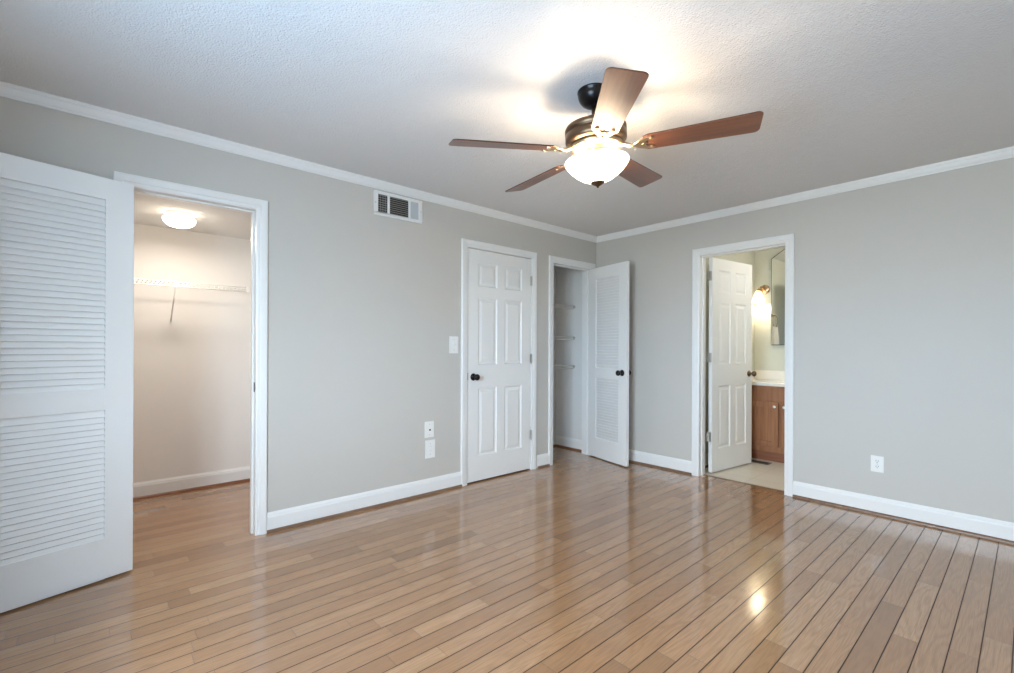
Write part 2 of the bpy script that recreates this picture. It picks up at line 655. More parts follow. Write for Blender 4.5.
def base_set(nm, runs, n, lab, shoe=SHOE, wallmat=TRIM):
    global TRIM_N
    mb, sb = MB(), MB()
    for a, b in runs:
        mb.run(BASE, a, b, n)
        sb.run(SHOE_P, a, b, n)
    tag(mb.build('baseboard_' + nm, wallmat), 'white baseboard along the ' + lab, 'baseboard', kind='structure')
    tag(sb.build('baseboard_shoe_' + nm, shoe), 'brown wood shoe moulding along the ' + lab, 'moulding', kind='structure')


base_set('back', [((a, 0), (b, 0)) for a, b in segs_back], (0, -1), 'three-doorway wall')
base_set('right', [((0, a), (0, b)) for a, b in segs_right], (-1, 0), 'bathroom doorway wall')
base_set('left', [((XL, YF), (XL, 0))], (1, 0), 'side window wall')
base_set('front', [((0, YF), (XL, YF))], (0, 1), 'rear wall')
base_set('walk_in_closet', [((-4.95, 1.375), (-2.95, 1.375))], (0, -1), 'walk-in closet back wall', RED_SHOE)
base_set('linen_closet', [((-0.76, 0.60), (0, 0.60))], (0, -1), 'linen closet back wall', RED_SHOE)
base_set('linen_closet_side', [((0, 0.60), (0, WT))], (-1, 0), 'linen closet side wall', RED_SHOE)
base_set('bathroom', [((WT, -1.075), (1.08, -1.075))], (0, -1), 'bathroom side wall', SHOE)


# ------------------------------------------------------------------ door casings and jambs
CAS = [(0.0, 0.008), (0.010, 0.012), (0.022, 0.0125), (0.028, 0.016), (0.050, 0.018), (0.062, 0.018), (0.066, 0.014)]   # (distance from the opening, projection)


def casing(num, axis, op, side, label, wall=0.0, depth=WT, stop=None, back=False):
    """casing and jamb of one doorway. side: room side direction (-1) along the wall normal"""
    mb = MB()
    a0, a1, zt = op
    REV = 0.0

    def P(a, n, z):      # a along the wall, n out of the wall into the room
        return (a, wall - n, z) if axis == 'x' else (wall - n, a, z)
    # mitred casing: sweep profile round left leg, head, right leg
    ring = []
    for d, pr in CAS + [(CAS[-1][0], 0.0), (0.0, 0.0)]:
        ring.append([P(a0 - REV - d, pr, 0.0), P(a0 - REV - d, pr, zt + d), P(a1 + REV + d, pr, zt + d), P(a1 + REV + d, pr, 0.0)])
    n = len(ring)
    for k in range(n):
        l = (k + 1) % n
        for s in range(3):
            mb.quad(ring[k][s], ring[k][s + 1], ring[l][s + 1], ring[l][s])
    for s in (0, 3):
        mb.quad(*[ring[k][s] for k in range(n)])

    def bx(a, b, n0, n1, z0, z1):
        p, q = P(a, -n0, z0), P(b, -n1, z1)
        mb.box(p, q)
    bx(a0 - JT, a0, 0.0, depth, 0, zt)
    bx(a1, a1 + JT, 0.0, depth, 0, zt)
    bx(a0 - JT, a1 + JT, 0.0, depth, zt, zt + JT)
    if stop:
        s0, s1 = stop
        bx(a0, a0 + 0.010, s0, s1, 0, zt)
        bx(a1 - 0.010, a1, s0, s1, 0, zt)
        bx(a0 + 0.010, a1 - 0.010, s0, s1, zt - 0.010, zt)
    o = mb.build('trim_%d' % num, TRIM)
    return tag(o, label, 'door casing', kind='structure')


cas_walkin = casing(6, 'x', OP_WALKIN, -1, 'white casing around the walk-in closet doorway', stop=(0.042, 0.078))
cas_closed = casing(7, 'x', OP_CLOSED, -1, 'white casing around the closed six panel door', stop=(0.042, 0.078))
cas_linen = casing(8, 'x', OP_LINEN, -1, 'white casing around the linen closet doorway', stop=(0.042, 0.078))
cas_bath = casing(9, 'y', OP_BATH, -1, 'white casing around the bathroom doorway', stop=(0.040, 0.078))

# strike plates on the jambs
mb = MB(); mb.box((OP_WALKIN[1] - 0.0015, 0.008, 0.90), (OP_WALKIN[1] + 0.001, 0.036, 0.96)); mb.box((OP_WALKIN[1] - 0.004, 0.004, 0.912), (OP_WALKIN[1], 0.010, 0.948))
tag(mb.build('strike_plate', STEEL_DARK, cas_walkin), 'dark metal strike plate')
mb = MB(); mb.box((OP_LINEN[0] - 0.001, 0.006, 0.88), (OP_LINEN[0] + 0.0025, 0.036, 0.945)); mb.box((OP_LINEN[0], -0.002, 0.892), (OP_LINEN[0] + 0.006, 0.008, 0.932))
tag(mb.build('strike_plate', STEEL_DARK, cas_linen), 'dark metal strike plate')
mb = MB(); mb.box((OP_CLOSED[0] - 0.002, -0.0085, 0.905), (OP_CLOSED[0] + 0.004, 0.010, 0.965))
tag(mb.build('strike_plate', STEEL_DARK, cas_closed), 'dark metal strike plate')


# ------------------------------------------------------------------ doors
def six_panel(w, h, t):
    """slab with six raised panels on both faces. local x 0..w, y 0..t, z 0..h"""
    mb = MB()
    k = w / 0.762
    xs = [0, 0.118 * k, 0.335 * k, 0.427 * k, 0.644 * k, w]
    zs = [0, 0.215, 0.815, 1.020, 1.612, 1.712, 1.922, h]
    holes = {(i, j) for i in (1, 3) for j in (1, 3, 5)}
    for face, sg in ((0.0, 1.0), (t, -1.0)):
        for i in range(5):
            for j in range(7):
                x0, x1, z0, z1 = xs[i], xs[i + 1], zs[j], zs[j + 1]
                if (i, j) not in holes:
                    mb.quad((x0, face, z0), (x1, face, z0), (x1, face, z1), (x0, face, z1))
                    continue
                rings = [(0.0, 0.0), (0.006, 0.007), (0.013, 0.010), (0.020, 0.010), (0.042, 0.003)]
                pr = None
                for ins, dep in rings:
                    r = [(x0 + ins, face + sg * dep, z0 + ins), (x1 - ins, face + sg * dep, z0 + ins), (x1 - ins, face + sg * dep, z1 - ins), (x0 + ins, face + sg * dep, z1 - ins)]
                    if pr:
                        for q in range(4):
                            mb.quad(pr[q], pr[(q + 1) % 4], r[(q + 1) % 4], r[q])
                    pr = r
                mb.quad(*pr)
    mb.quad((0, 0, 0), (0, t, 0), (0, t, h), (0, 0, h))
    mb.quad((w, 0, 0), (w, t, 0), (w, t, h), (w, 0, h))
    mb.quad((0, 0, 0), (w, 0, 0), (w, t, 0), (0, t, 0))
    mb.quad((0, 0, h), (w, 0, h), (w, t, h), (0, t, h))
    return mb


def louver_frame(w, h, t, st, zr):
    """stiles and rails; zr: list of (z0, z1) rails"""
    mb = MB()
    mb.box((0, 0, 0), (st, t, h))
    mb.box((w - st, 0, 0), (w, t, h))
    for z0, z1 in zr:
        mb.box((st, 0, z0), (w - st, t, z1))
    return mb


def louver_panel(x0, x1, z0, z1, t, pitch=0.0300, drop_to_y0=True):
    """sloping slats between the stiles; the y = 0 edge of every slat is its lower edge"""
    mb = MB()
    n = int(round((z1 - z0) / pitch))
    p = (z1 - z0) / n
    for k in range(n):
        zc = z0 + (k + 0.5) * p
        ya, yb = 0.0045, 0.0205
        s = 1 if drop_to_y0 else -1
        dz = 0.0185
        th = 0.0032
        za, zb = zc - s * dz, zc + s * dz
        lo, hi = z0 - 0.012, z1 + 0.012
        za, zb = max(lo, min(hi, za)), max(lo, min(hi, zb))
        prof = [(ya, za - th), (ya - 0.0015, za), (ya, za + th), (yb, zb + th), (yb + 0.0015, zb), (yb, zb - th)]
        i = len(mb.v)
        for x in (x0 - 0.006, x1 + 0.006):
            for y, z in prof:
                mb.v.append((x, y, z))
        m_ = len(prof)
        for q in range(m_):
            l = (q + 1) % m_
            mb.f.append((i + q, i + l, i + m_ + l, i + m_ + q)); mb.s.append(False)
        mb.f.append(tuple(i + q for q in range(m_))); mb.s.append(False)
        mb.f.append(tuple(i + m_ + q for q in reversed(range(m_)))); mb.s.append(False)
    return mb


def knob_mesh(M):
    """round knob on a rosette; axis along local +z of M, z = 0 on the door face"""
    mb = MB()
    mb.lathe([(0.032, 0.0), (0.032, 0.004), (0.028, 0.009), (0.014, 0.012), (0.0115, 0.020), (0.0115, 0.030), (0.017, 0.036), (0.0255, 0.044), (0.0285, 0.053), (0.0265, 0.062), (0.018, 0.069), (0.008, 0.0715), (0.0, 0.072)], 28, M)
    return mb


def hinge_mesh(xp, yp, zc, leaf1, leaf2, hh=0.045):
    """knuckle barrel at (xp, yp) and two thin leaves (xy boxes)"""
    mb = MB()
    for k in range(5):
        z0 = zc - hh + k * hh * 0.4
        mb.lathe([(0.0062, z0 + 0.0006), (0.0062, z0 + hh * 0.4 - 0.0006)], 12, Matrix.Translation((xp, yp, 0)))
    mb.lathe([(0.0035, zc - hh - 0.004), (0.0045, zc - hh), (0.0045, zc + hh), (0.0035, zc + hh + 0.004)], 10, Matrix.Translation((xp, yp, 0)))
    for (x0, y0, x1, y1) in (leaf1, leaf2):
        mb.box((x0, y0, zc - hh), (x1, y1, zc + hh))
    return mb


TO_MY = Matrix.Rotation(math.pi / 2, 4, 'X')          # local +z -> -y
TO_PY = Matrix.Rotation(-math.pi / 2, 4, 'X')         # local +z -> +y

# --- door_1: open louvered walk-in closet door. local x runs from the hinge edge, local y = 0 is the face seen
DW, DH, DT = 0.600, 2.020, 0.035
a1 = Vector((-4.050, -0.104, 0.012))
d1 = math.atan2(-0.129, -0.462)


def louver_door(name, loc, rz, flip, label, DH=2.020, lip=True):
    """flip: +1 body lies at local y 0..t ; the face seen is y = 0"""
    st = 0.118
    zr = [(0.0, 0.205), (0.850, 0.960), (1.912, DH)]
    fr = louver_frame(DW, DH, DT, st, zr)
    o = fr.build(name, TRIM, None, loc, rz, bevel=0.0015, segs=1)
    tag(o, label, 'door', kind='structure')
    u = louver_panel(st, DW - st, 0.960, 1.912, DT, drop_to_y0=lip)
    l = louver_panel(st, DW - st, 0.205, 0.850, DT, drop_to_y0=lip)
    p = [u.build('upper_louvers', TRIM, o), l.build('lower_louvers', TRIM, o)]
    return o


# mirrored layout: local +y must point away from the viewer, so run local x from the free end
c1, s1 = math.cos(d1), math.sin(d1)
free1 = a1 + Vector((c1, s1, 0)) * DW
door1 = louver_door('door_1', free1, d1 + math.pi, 1, 'white louvered closet door swung open against the wall')
kn = MB()
mb = knob_mesh(Matrix.Translation((0.058, 0, 0.905)) @ TO_MY)
mb.build('door_knob', DARK_METAL, door1)
mb = knob_mesh(Matrix.Translation((0.058, DT, 0.905)) @ TO_PY)
mb.build('door_knob', DARK_METAL, door1)
for zc in (0.24, 1.02, 1.80):
    mb = hinge_mesh(DW + 0.004, DT + 0.006, zc, (DW - 0.0005, 0.004, DW + 0.0015, DT + 0.004), (DW + 0.003, DT + 0.004, DW + 0.0045, DT + 0.030))
    mb.build('hinge', NICKEL, door1)

# --- door_2: closed six panel door
D2W, D2H = 0.764, 2.034
door2 = six_panel(D2W, D2H, 0.035).build('door_2', TRIM, None, (-1.788, 0.001, 0.013))
tag(door2, 'closed white six panel door with black knob', 'door', kind='structure')
knob_mesh(Matrix.Translation((0.064, 0, 0.915)) @ TO_MY).build('door_knob', DARK_METAL, door2)
knob_mesh(Matrix.Translation((0.064, 0.035, 0.915)) @ TO_PY).build('door_knob', DARK_METAL, door2)
for zc in (0.327, 1.067, 1.822):
    hinge_mesh(D2W + 0.003, -0.010, zc, (D2W - 0.009, -0.0012, D2W - 0.001, 0.0), (D2W + 0.0045, -0.0115, D2W + 0.013, -0.0095)).build('hinge', NICKEL, door2)

# --- door_3: open linen closet door (louvered), seen face is local y = 0 side
tip3 = Vector((-0.262, -0.577, 0.012))
d3 = math.atan2(-0.970, -0.241)
hin3 = tip3 - Vector((math.cos(d3), math.sin(d3), 0)) * DW
# seen side lies to the right of the direction hinge -> tip, which is local -y
door3 = louver_door('door_3', hin3, d3, 1, 'white louvered linen closet door standing open at the corner', 2.036, False)
knob_mesh(Matrix.Translation((DW - 0.062, 0, 0.925)) @ TO_MY).build('door_knob', DARK_METAL, door3)
knob_mesh(Matrix.Translation((DW - 0.062, DT, 0.925)) @ TO_PY).build('door_knob', DARK_METAL, door3)
for zc in (0.24, 1.02, 1.80):
    hinge_mesh(-0.004, DT + 0.004, zc, (-0.0015, 0.004, 0.0005, DT + 0.002), (-0.006, DT + 0.006, -0.0045, DT + 0.012)).build('hinge', NICKEL, door3)

# --- door_4: open bathroom door, six panels
D4W = 0.706
a4 = Vector((0.160, -1.238, 0.014))
d4 = math.atan2(-0.088, 0.688)
door4 = six_panel(D4W, 2.03, 0.035).build('door_4', TRIM, None, a4, d4)
tag(door4, 'white six panel bathroom door standing open inward', 'door', kind='structure')
knob_mesh(Matrix.Translation((D4W - 0.056, 0, 0.917)) @ TO_MY).build('door_knob', BRONZE, door4)
knob_mesh(Matrix.Translation((D4W - 0.056, 0.035, 0.917)) @ TO_PY).build('door_knob', BRONZE, door4)
for zc in (0.333, 1.085, 1.860):
    hinge_mesh(-0.010, 0.036, zc, (-0.0015, 0.006, 0.0, 0.034), (-0.030, 0.0395, -0.012, 0.041)).build('hinge', NICKEL, door4)


# ------------------------------------------------------------------ windows behind the viewer
def window(num, axis, a0, a1, z0, z1, wall, inward, label):
    fr = MB()
    cx, sign = (a0 + a1) / 2, inward
    w, h = a1 - a0, z1 - z0

    def bx(mb, p0, p1, n0, n1, q0, q1):
        if axis == 'y':
            mb.box((wall + sign * n0, p0, q0), (wall + sign * n1, p1, q1))
        else:
            mb.box((p0, wall + sign * n0, q0), (p1, wall + sign * n1, q1))
    f = 0.045
    for (p0, p1, q0, q1) in ((a0, a0 + f, z0, z1), (a1 - f, a1, z0, z1), (a0 + f, a1 - f, z0, z0 + f), (a0 + f, a1 - f, z1 - f, z1)):
        bx(fr, p0, p1, -0.10, -0.03, q0, q1)
    bx(fr, a0 + f, a1 - f, -0.085, -0.045, (z0 + z1) / 2 - 0.022, (z0 + z1) / 2 + 0.022)
    bx(fr, cx - 0.03, cx + 0.03, -0.095, -0.035, z0 + f, z1 - f)
    o = fr.build('window_%d' % num, TRIM)
    tag(o, label, 'window', kind='structure')
    for p0, p1 in ((a0 + f, cx - 0.03), (cx + 0.03, a1 - f)):
        for q0, q1 in ((z0 + f, (z0 + z1) / 2 - 0.022), ((z0 + z1) / 2 + 0.022, z1 - f)):
            g = MB(); bx(g, p0, p1, -0.068, -0.064, q0, q1)
            g.build('pane', GLASS, o)
    c = MB()
    for (p0, p1, q0, q1) in ((a0 - 0.06, a0, z0 - 0.0, z1 + 0.06), (a1, a1 + 0.06, z0, z1 + 0.06), (a0, a1, z1, z1 + 0.06), (a0 - 0.06, a1 + 0.06, z0 - 0.09, z0 - 0.02)):
        bx(c, p0, p1, 0.0, 0.016, q0, q1)
    bx(c, a0 - 0.075, a1 + 0.075, -0.03, 0.035, z0 - 0.02, z0)
    c.build('casing', TRIM, o)


k = 1
for y0, y1, z0, z1 in WIN_LEFT:
    window(k, 'y', y0, y1, z0, z1, XL, 1, 'white framed window in the side wall beside the viewer'); k += 1

# ------------------------------------------------------------------ ceiling fan
FS = 1.071          # fan size factor
c_f = Vector((-2.3880, -1.8333, 2.1343))          # centre of the blade disc
th0 = 0.17214
nrm = Vector((-0.0671, 0.0057, 1.0)).normalized()      # the fan hangs slightly askew
PIV = 0.240
pivot = c_f + nrm * PIV * FS
tilt = Vector((0, 0, 1)).rotation_difference(nrm)
fan = empty('ceiling_fan', pivot, 'five blade brown ceiling fan with lit bowl shade', 'ceiling fan')
fan.rotation_mode = 'QUATERNION'
fan.rotation_quaternion = tilt
fan.scale = (FS, FS, FS)
DZ = -PIV            # blade plane in fan space


def zl(z):
    return z + DZ


cn = MB()
top = (H - pivot.z) / FS
cn.lathe([(0.0, top - 0.068), (0.020, top - 0.068), (0.036, top - 0.065), (0.054, top - 0.055), (0.066, top - 0.040), (0.072, top - 0.022), (0.072, top - 0.008), (0.075, top - 0.006), (0.075, top)], 36)
can = cn.build('canopy', DARK_METAL, fan)
can.rotation_mode = 'QUATERNION'
can.rotation_quaternion = tilt.inverted()
tag(can, 'near-black ceiling canopy')
mb = MB(); mb.lathe([(0.0135, zl(0.105)), (0.0135, zl(0.225))], 18)
mb.lathe([(0.024, zl(0.112)), (0.024, zl(0.138)), (0.0135, zl(0.150))], 18)
mb.build('downrod', BRONZE, fan)
mb = MB()
mb.lathe([(0.060, zl(0.020)), (0.098, zl(0.022)), (0.108, zl(0.032)), (0.128, zl(0.040)), (0.136, zl(0.048)), (0.137, zl(0.055)), (0.137, zl(0.079)), (0.133, zl(0.081)), (0.133, zl(0.086)), (0.137, zl(0.088)),
          (0.137, zl(0.104)), (0.132, zl(0.113)), (0.112, zl(0.122)), (0.055, zl(0.128)), (0.024, zl(0.130))], 48)
tag(mb.build('motor_housing', BRONZE, fan), 'bronze motor drum with a groove')
mb = MB()
mb.lathe([(0.072, zl(0.006)), (0.098, zl(0.008)), (0.114, zl(0.014)), (0.120, zl(0.023)), (0.116, zl(0.032)), (0.099, zl(0.036))], 40)
mb.build('flywheel_ring', BRONZE_LIGHT, fan)
mb = MB()
mb.lathe([(0.050, zl(-0.030)), (0.062, zl(-0.028)), (0.070, zl(-0.018)), (0.070, zl(0.010)), (0.060, zl(0.020))], 32)
mb.build('switch_housing', BRONZE_LIGHT, fan)
# glass bowl (open at the top) with finial
bowl = MB()
outer = [(0.012, -0.138), (0.040, -0.132), (0.070, -0.119), (0.098, -0.100), (0.120, -0.080), (0.134, -0.063), (0.1415, -0.051), (0.1435, -0.044), (0.142, -0.039), (0.138, -0.0365)]
inner = [(0.135, -0.039), (0.1365, -0.045), (0.134, -0.053), (0.127, -0.064), (0.114, -0.080), (0.093, -0.098), (0.067, -0.113), (0.038, -0.126), (0.012, -0.132)]
bowl.lathe([(r, zl(z)) for r, z in outer + inner], 48, cap0=False, cap1=False)
tag(bowl.build('glass_bowl', BOWL, fan), 'glowing frosted glass bowl')
mb = MB(); mb.lathe([(0.0, zl(-0.160)), (0.004, zl(-0.158)), (0.007, zl(-0.152)), (0.015, zl(-0.148)), (0.027, zl(-0.141)), (0.032, zl(-0.135)), (0.029, zl(-0.131)), (0.0, zl(-0.129))], 24)
mb.lathe([(0.005, zl(-0.131)), (0.005, zl(-0.030))], 10)
tag(mb.build('finial', BRONZE, fan), 'bronze cap under the bowl')
# bulbs inside the bowl
for k in range(3):
    a = th0 + math.radians(30) + k * 2 * math.pi / 3
    ld = bpy.data.lights.new('fan_bulb', 'POINT')
    ld.energy = 2.7
    ld.color = (1.0, 0.83, 0.62)
    ld.shadow_soft_size = 0.022
    lo = bpy.data.objects.new('fan_bulb', ld)
    COL.objects.link(lo)
    lo.parent = fan
    lo.location = (0.096 * math.cos(a), 0.096 * math.sin(a), zl(-0.056))


def blade_outline():
    pts = []
    r0, r1 = 0.205, 0.665
    w0, w1 = 0.056, 0.069
    rc = 0.022
    pts += [(r0, -w0 * 0.82), (r0 + 0.02, -w0)]
    for k in range(7):
        a = -math.pi / 2 + k * math.pi / 12
        pts.append((r1 - rc + rc * math.cos(a), -w1 + rc + rc * math.sin(a)))
    for k in range(7):
        a = k * math.pi / 12
        pts.append((r1 - rc + rc * math.cos(a), w1 - rc + rc * math.sin(a)))
    pts += [(r0 + 0.02, w0), (r0, w0 * 0.82)]
    return pts


PITCH = math.radians(-12.0)
BLADE_EDGE = wood('fan_blade_edge', (0.035, 0.014, 0.008), (0.06, 0.022, 0.010), 0.4)
first = None
for k in range(5):
    az = th0 + k * 2 * math.pi / 5
    if first is None:
        bl = MB(); bl.prism(blade_outline(), 0.0, 0.006, Matrix.Rotation(PITCH, 4, 'X'))
        blade = bl.build('blade', BLADE_WOOD, fan, (0, 0, zl(0.004)), az, bevel=0.0015, segs=1)
        blade.data.materials.append(BLADE_EDGE)
        for pf in blade.data.polygons:
            if len(pf.vertices) == 4:
                pf.material_index = 1
        am = MB()
        # iron: neck from the motor, widening to a forked plate under the blade
        am.tube([(0.085, 0, 0.020), (0.120, 0, 0.012), (0.150, 0, 0.000), (0.180, 0, -0.003)], [0.011, 0.010, 0.009, 0.008], 10)
        R_ = Matrix.Rotation(PITCH, 4, 'X') @ Matrix.Translation((0, 0, -0.0045))
        am.prism([(0.165, -0.012), (0.190, -0.030), (0.212, -0.040), (0.240, -0.042), (0.252, -0.034), (0.246, -0.024), (0.222, -0.020), (0.212, -0.008), (0.226, 0.0), (0.212, 0.008), (0.222, 0.020),
                  (0.246, 0.024), (0.252, 0.034), (0.240, 0.042), (0.212, 0.040), (0.190, 0.030), (0.165, 0.012)], 0.0, 0.0048, R_)
        for sx, sy in ((0.240, -0.033), (0.240, 0.033), (0.205, 0.0)):
            am.lathe([(0.0065, -0.0025), (0.0065, 0.001)], 10, R_ @ Matrix.Translation((sx, sy, 0)))
        arm = am.build('blade_arm', BRONZE_LIGHT, fan, (0, 0, zl(0.004)), az, bevel=0.0008, segs=1)
        first = (blade, arm)
    else:
        for src in first:
            c = src.copy()
            COL.objects.link(c)
            c.parent = fan
            c.rotation_euler = (0, 0, az)

# ------------------------------------------------------------------ return-air register near the crown
vx0, vx1, vz0, vz1 = -2.660, -2.250, 2.168, 2.350
vent = empty('air_register', ((vx0 + vx1) / 2, 0, vz0), 'white wall air register with dark louvers under the crown moulding', 'vent')
vw, vh = vx1 - vx0, vz1 - vz0


def vx(x):
    return x - (vx0 + vx1) / 2


mb = MB()
cols = [(-2.627, -2.551), (-2.532, -2.373), (-2.355, -2.283)]
zi0, zi1 = 0.022, vh - 0.022
prev = vx0
for a, b in cols + [(vx1, vx1)]:
    mb.box((vx(prev), -0.012, zi0), (vx(a), -0.001, zi1))
    prev = b
mb.box((vx(vx0), -0.012, 0), (vx(vx1), -0.001, zi0))
mb.box((vx(vx0), -0.012, zi1), (vx(vx1), -0.001, vh))
mb.build('frame', TRIM, vent, bevel=0.003)
mb = MB(); mb.box((vx(cols[0][0]) - 0.004, -0.0022, zi0 - 0.004), (vx(cols[1][1]) + 0.004, -0.0006, zi1 + 0.004))
mb.build('cavity', VENT_DARK, vent)
mb = MB()
for a, b in cols[:2]:
    n = 8 if a < -2.6 else 9
    for k in range(n):
        z = zi0 + (k + 0.5) * (zi1 - zi0) / n
        M_ = Matrix.Translation((0, -0.006, z)) @ Matrix.Rotation(math.radians(38), 4, 'X')
        mb.box((vx(a), -0.004, -0.0009), (vx(b), 0.004, 0.0009), M_)
mb.build('louvers', VENT_BLADE, vent)
mb = MB()
for k in range(1, 4):
    x = vx(cols[0][0]) + k * (cols[0][1] - cols[0][0]) / 4
    mb.box((x - 0.0012, -0.0105, zi0), (x + 0.0012, -0.0085, zi1))
mb.build('vertical_fins', VENT_BLADE, vent)
mb = MB(); mb.box((vx(cols[2][0]) - 0.004, -0.007, zi0 - 0.004), (vx(cols[2][1]) + 0.004, -0.002, zi1 + 0.004))
tag(mb.build('damper_panel', VENT_FILTER, vent), 'plain blue-grey panel')
for xx in (vx0 + 0.012, vx1 - 0.014):
    mb = MB()
    mb.lathe([(0.004, -0.0005), (0.004, 0.0012), (0.002, 0.002)], 12, Matrix.Translation((vx(xx), -0.012, vh / 2)) @ TO_MY)
    mb.build('screw', GREY_MARK, vent)


# ------------------------------------------------------------------ switch and outlet plates
def plate(name, loc, rz, label, kind, group=None, w=0.074, h=0.118):
    e = empty(name, loc, label, {'switch': 'light switch', 'outlet': 'outlet', 'jack': 'wall jack', 'blank': 'outlet'}[kind], rz, group)
    mb = MB(); mb.box((-w / 2, -0.006, -h / 2), (w / 2, -0.0005, h / 2))
    mb.build('cover_plate', PLASTIC, e, bevel=0.003)
    for s in ((-1, 1) if kind != 'outlet' else (0,)):
        mb = MB()
        mb.lathe([(0.0032, 0), (0.0032, 0.0008), (0.0012, 0.0014)], 10, Matrix.Translation((0, -0.006, s * 0.042)) @ TO_MY)
        mb.build('screw', GREY_MARK, e)
    if kind == 'switch':
        mb = MB(); mb.box((-0.009, -0.0075, -0.018), (0.009, -0.005, 0.018)); mb.build('switch_frame', PLASTIC, e, bevel=0.001)
        mb = MB(); mb.box((-0.005, -0.018, -0.006), (0.005, -0.006, 0.007), Matrix.Rotation(math.radians(-18), 4, 'X')); mb.build('toggle', PLASTIC, e, bevel=0.001)
    if kind == 'outlet':
        for s in (-1, 1):
            mb = MB()
            pts = [(0.0165 * math.cos(a), 0.0165 * math.sin(a)) for a in [q * math.pi / 12 for q in range(24)]]
            pts = [(x, max(-0.0135, min(0.0135, y))) for x, y in pts]
            mb.prism(pts, 0, 0.0022, Matrix.Translation((0, -0.0058, s * 0.0195)) @ TO_MY)
            f_ = mb.build('receptacle', PLASTIC, e)
            mb = MB()
            for sx in (-1, 1):
                ms = MB()
                ms.box((sx * 0.0062 - 0.0012, -0.0084, s * 0.0195 + 0.000), (sx * 0.0062 + 0.0012, -0.0079, s * 0.0195 + 0.009))
                ms.build('blade_slot', SLOT, f_)
            mb.lathe([(0.0026, 0), (0.0026, 0.0005)], 10, Matrix.Translation((0, -0.0079, s * 0.0195 - 0.007)) @ TO_MY)
            mb.build('ground_hole', SLOT, f_)
    if kind == 'jack':
        mb = MB(); mb.lathe([(0.0075, 0), (0.0075, 0.003), (0.0055, 0.003), (0.0055, 0.008), (0.003, 0.0085)], 14, Matrix.Translation((0.003, -0.006, -0.004)) @ TO_MY)
        mb.build('socket', SLOT, e)
    if kind == 'blank':
        mb = MB(); mb.box((-0.0165, -0.0078, -0.033), (0.0165, -0.005, 0.033)); f_ = mb.build('insert', PLASTIC, e, bevel=0.001)
        for s in (-1, 1):
            for sx in (-1, 1):
                mb = MB()
                mb.box((sx * 0.0058 - 0.0010, -0.0084, s * 0.017 - 0.001), (sx * 0.0058 + 0.0010, -0.0077, s * 0.017 + 0.006))
                mb.build('blade_slot', GREY_MARK, f_)
    return e


plate('switch_plate', (-1.934, 0, 1.207), 0, 'white light switch plate beside the closed door', 'switch', w=0.092, h=0.145)
plate('jack_plate', (-2.172, 0, 0.522), 0, 'white wall plate with one dark jack, upper of the pair', 'jack', w=0.086, h=0.130)
plate('outlet_plate', (-2.163, 0, 0.363), 0, 'white outlet plate directly under the dark jack plate', 'blank', w=0.092, h=0.146)
plate('outlet_plate', (0, -2.507, 0.361), math.pi / 2 * -1, 'white duplex outlet low on the blank wall right of bathroom', 'outlet', w=0.076, h=0.116)

# ------------------------------------------------------------------ walk-in closet: dome light and wire shelf
cl = empty('flush_ceiling_light', (-3.75, 0.80, 2.135), 'round white lit dome light on the walk-in closet ceiling', 'ceiling light')
mb = MB(); mb.lathe([(0.070, -0.034), (0.076, -0.030), (0.079, -0.010), (0.078, 0.0), (0.0, 0.0)], 40)
mb.build('base_pan', TRIM, cl)
mb = MB(); mb.lathe([(0.0, -0.104), (0.030, -0.102), (0.062, -0.094), (0.082, -0.082), (0.095, -0.066), (0.100, -0.050), (0.098, -0.040), (0.086, -0.034), (0.070, -0.034)], 40, cap1=False)
tag(mb.build('glass_dome', DOME, cl), 'glowing opal glass dome')


def bulb(name, parent, loc, energy, col=(1.0, 0.86, 0.68), rad=0.05):
    ld = bpy.data.lights.new(name, 'POINT')
    ld.energy = energy
    ld.color = col
    ld.shadow_soft_size = rad
    lo = bpy.data.objects.new(name, ld)
    COL.objects.link(lo)
    lo.parent = parent
    lo.location = loc


ld = bpy.data.lights.new('closet_bulb', 'AREA')          # the underside of the dome
ld.shape = 'DISK'
ld.size = 0.14
ld.energy = 2.6
ld.color = (1.0, 0.91, 0.80)
lo = bpy.data.objects.new('closet_bulb', ld)
COL.objects.link(lo)
lo.parent = cl
lo.location = (0, 0, -0.1055)
bulb('closet_bulb', cl, (0, 0, -0.135), 0.45, (1.0, 0.91, 0.80))


def wire_shelf(loc, x0, x1, depth, braces, label, group, lip=0.032, pitch=0.026):
    """ventilated shelf on a back wall: origin on the wall at shelf height, front toward -y"""
    e = empty('wire_shelf', loc, label, 'shelf', 0.0, group)
    mb = MB()
    n = int((x1 - x0) / pitch)
    for k in range(n + 1):
        x = x0 + (x1 - x0) * k / n
        mb.tube([(x, -0.004, 0.004), (x, -depth, 0.004), (x, -depth - 0.003, -lip)], 0.0016, 5, cap=False)
    for y in (-0.006, -depth * 0.5):
        mb.tube([(x0, y, 0.001), (x1, y, 0.001)], 0.0028, 6)
    mb.build('wire_deck', WIRE, e)
    mb = MB()
    for z in (0.002, -lip):
        mb.tube([(x0, -depth - 0.002, z), (x1, -depth - 0.002, z)], 0.0032, 8)
    mb.build('front_lip', WIRE, e)
    for bx_ in braces:
        mb = MB()
        mb.tube([(bx_, -depth + 0.004, -lip + 0.004), (bx_, -0.003, -0.285)], 0.0052, 8)
        mb.box((bx_ - 0.014, -depth - 0.007, -lip - 0.006), (bx_ + 0.014, -depth + 0.010, 0.008))
        mb.box((bx_ - 0.010, -0.006, -0.30), (bx_ + 0.010, 0.0, -0.26))
        tag(mb.build('brace', WIRE, e), 'diagonal support brace')
    return e


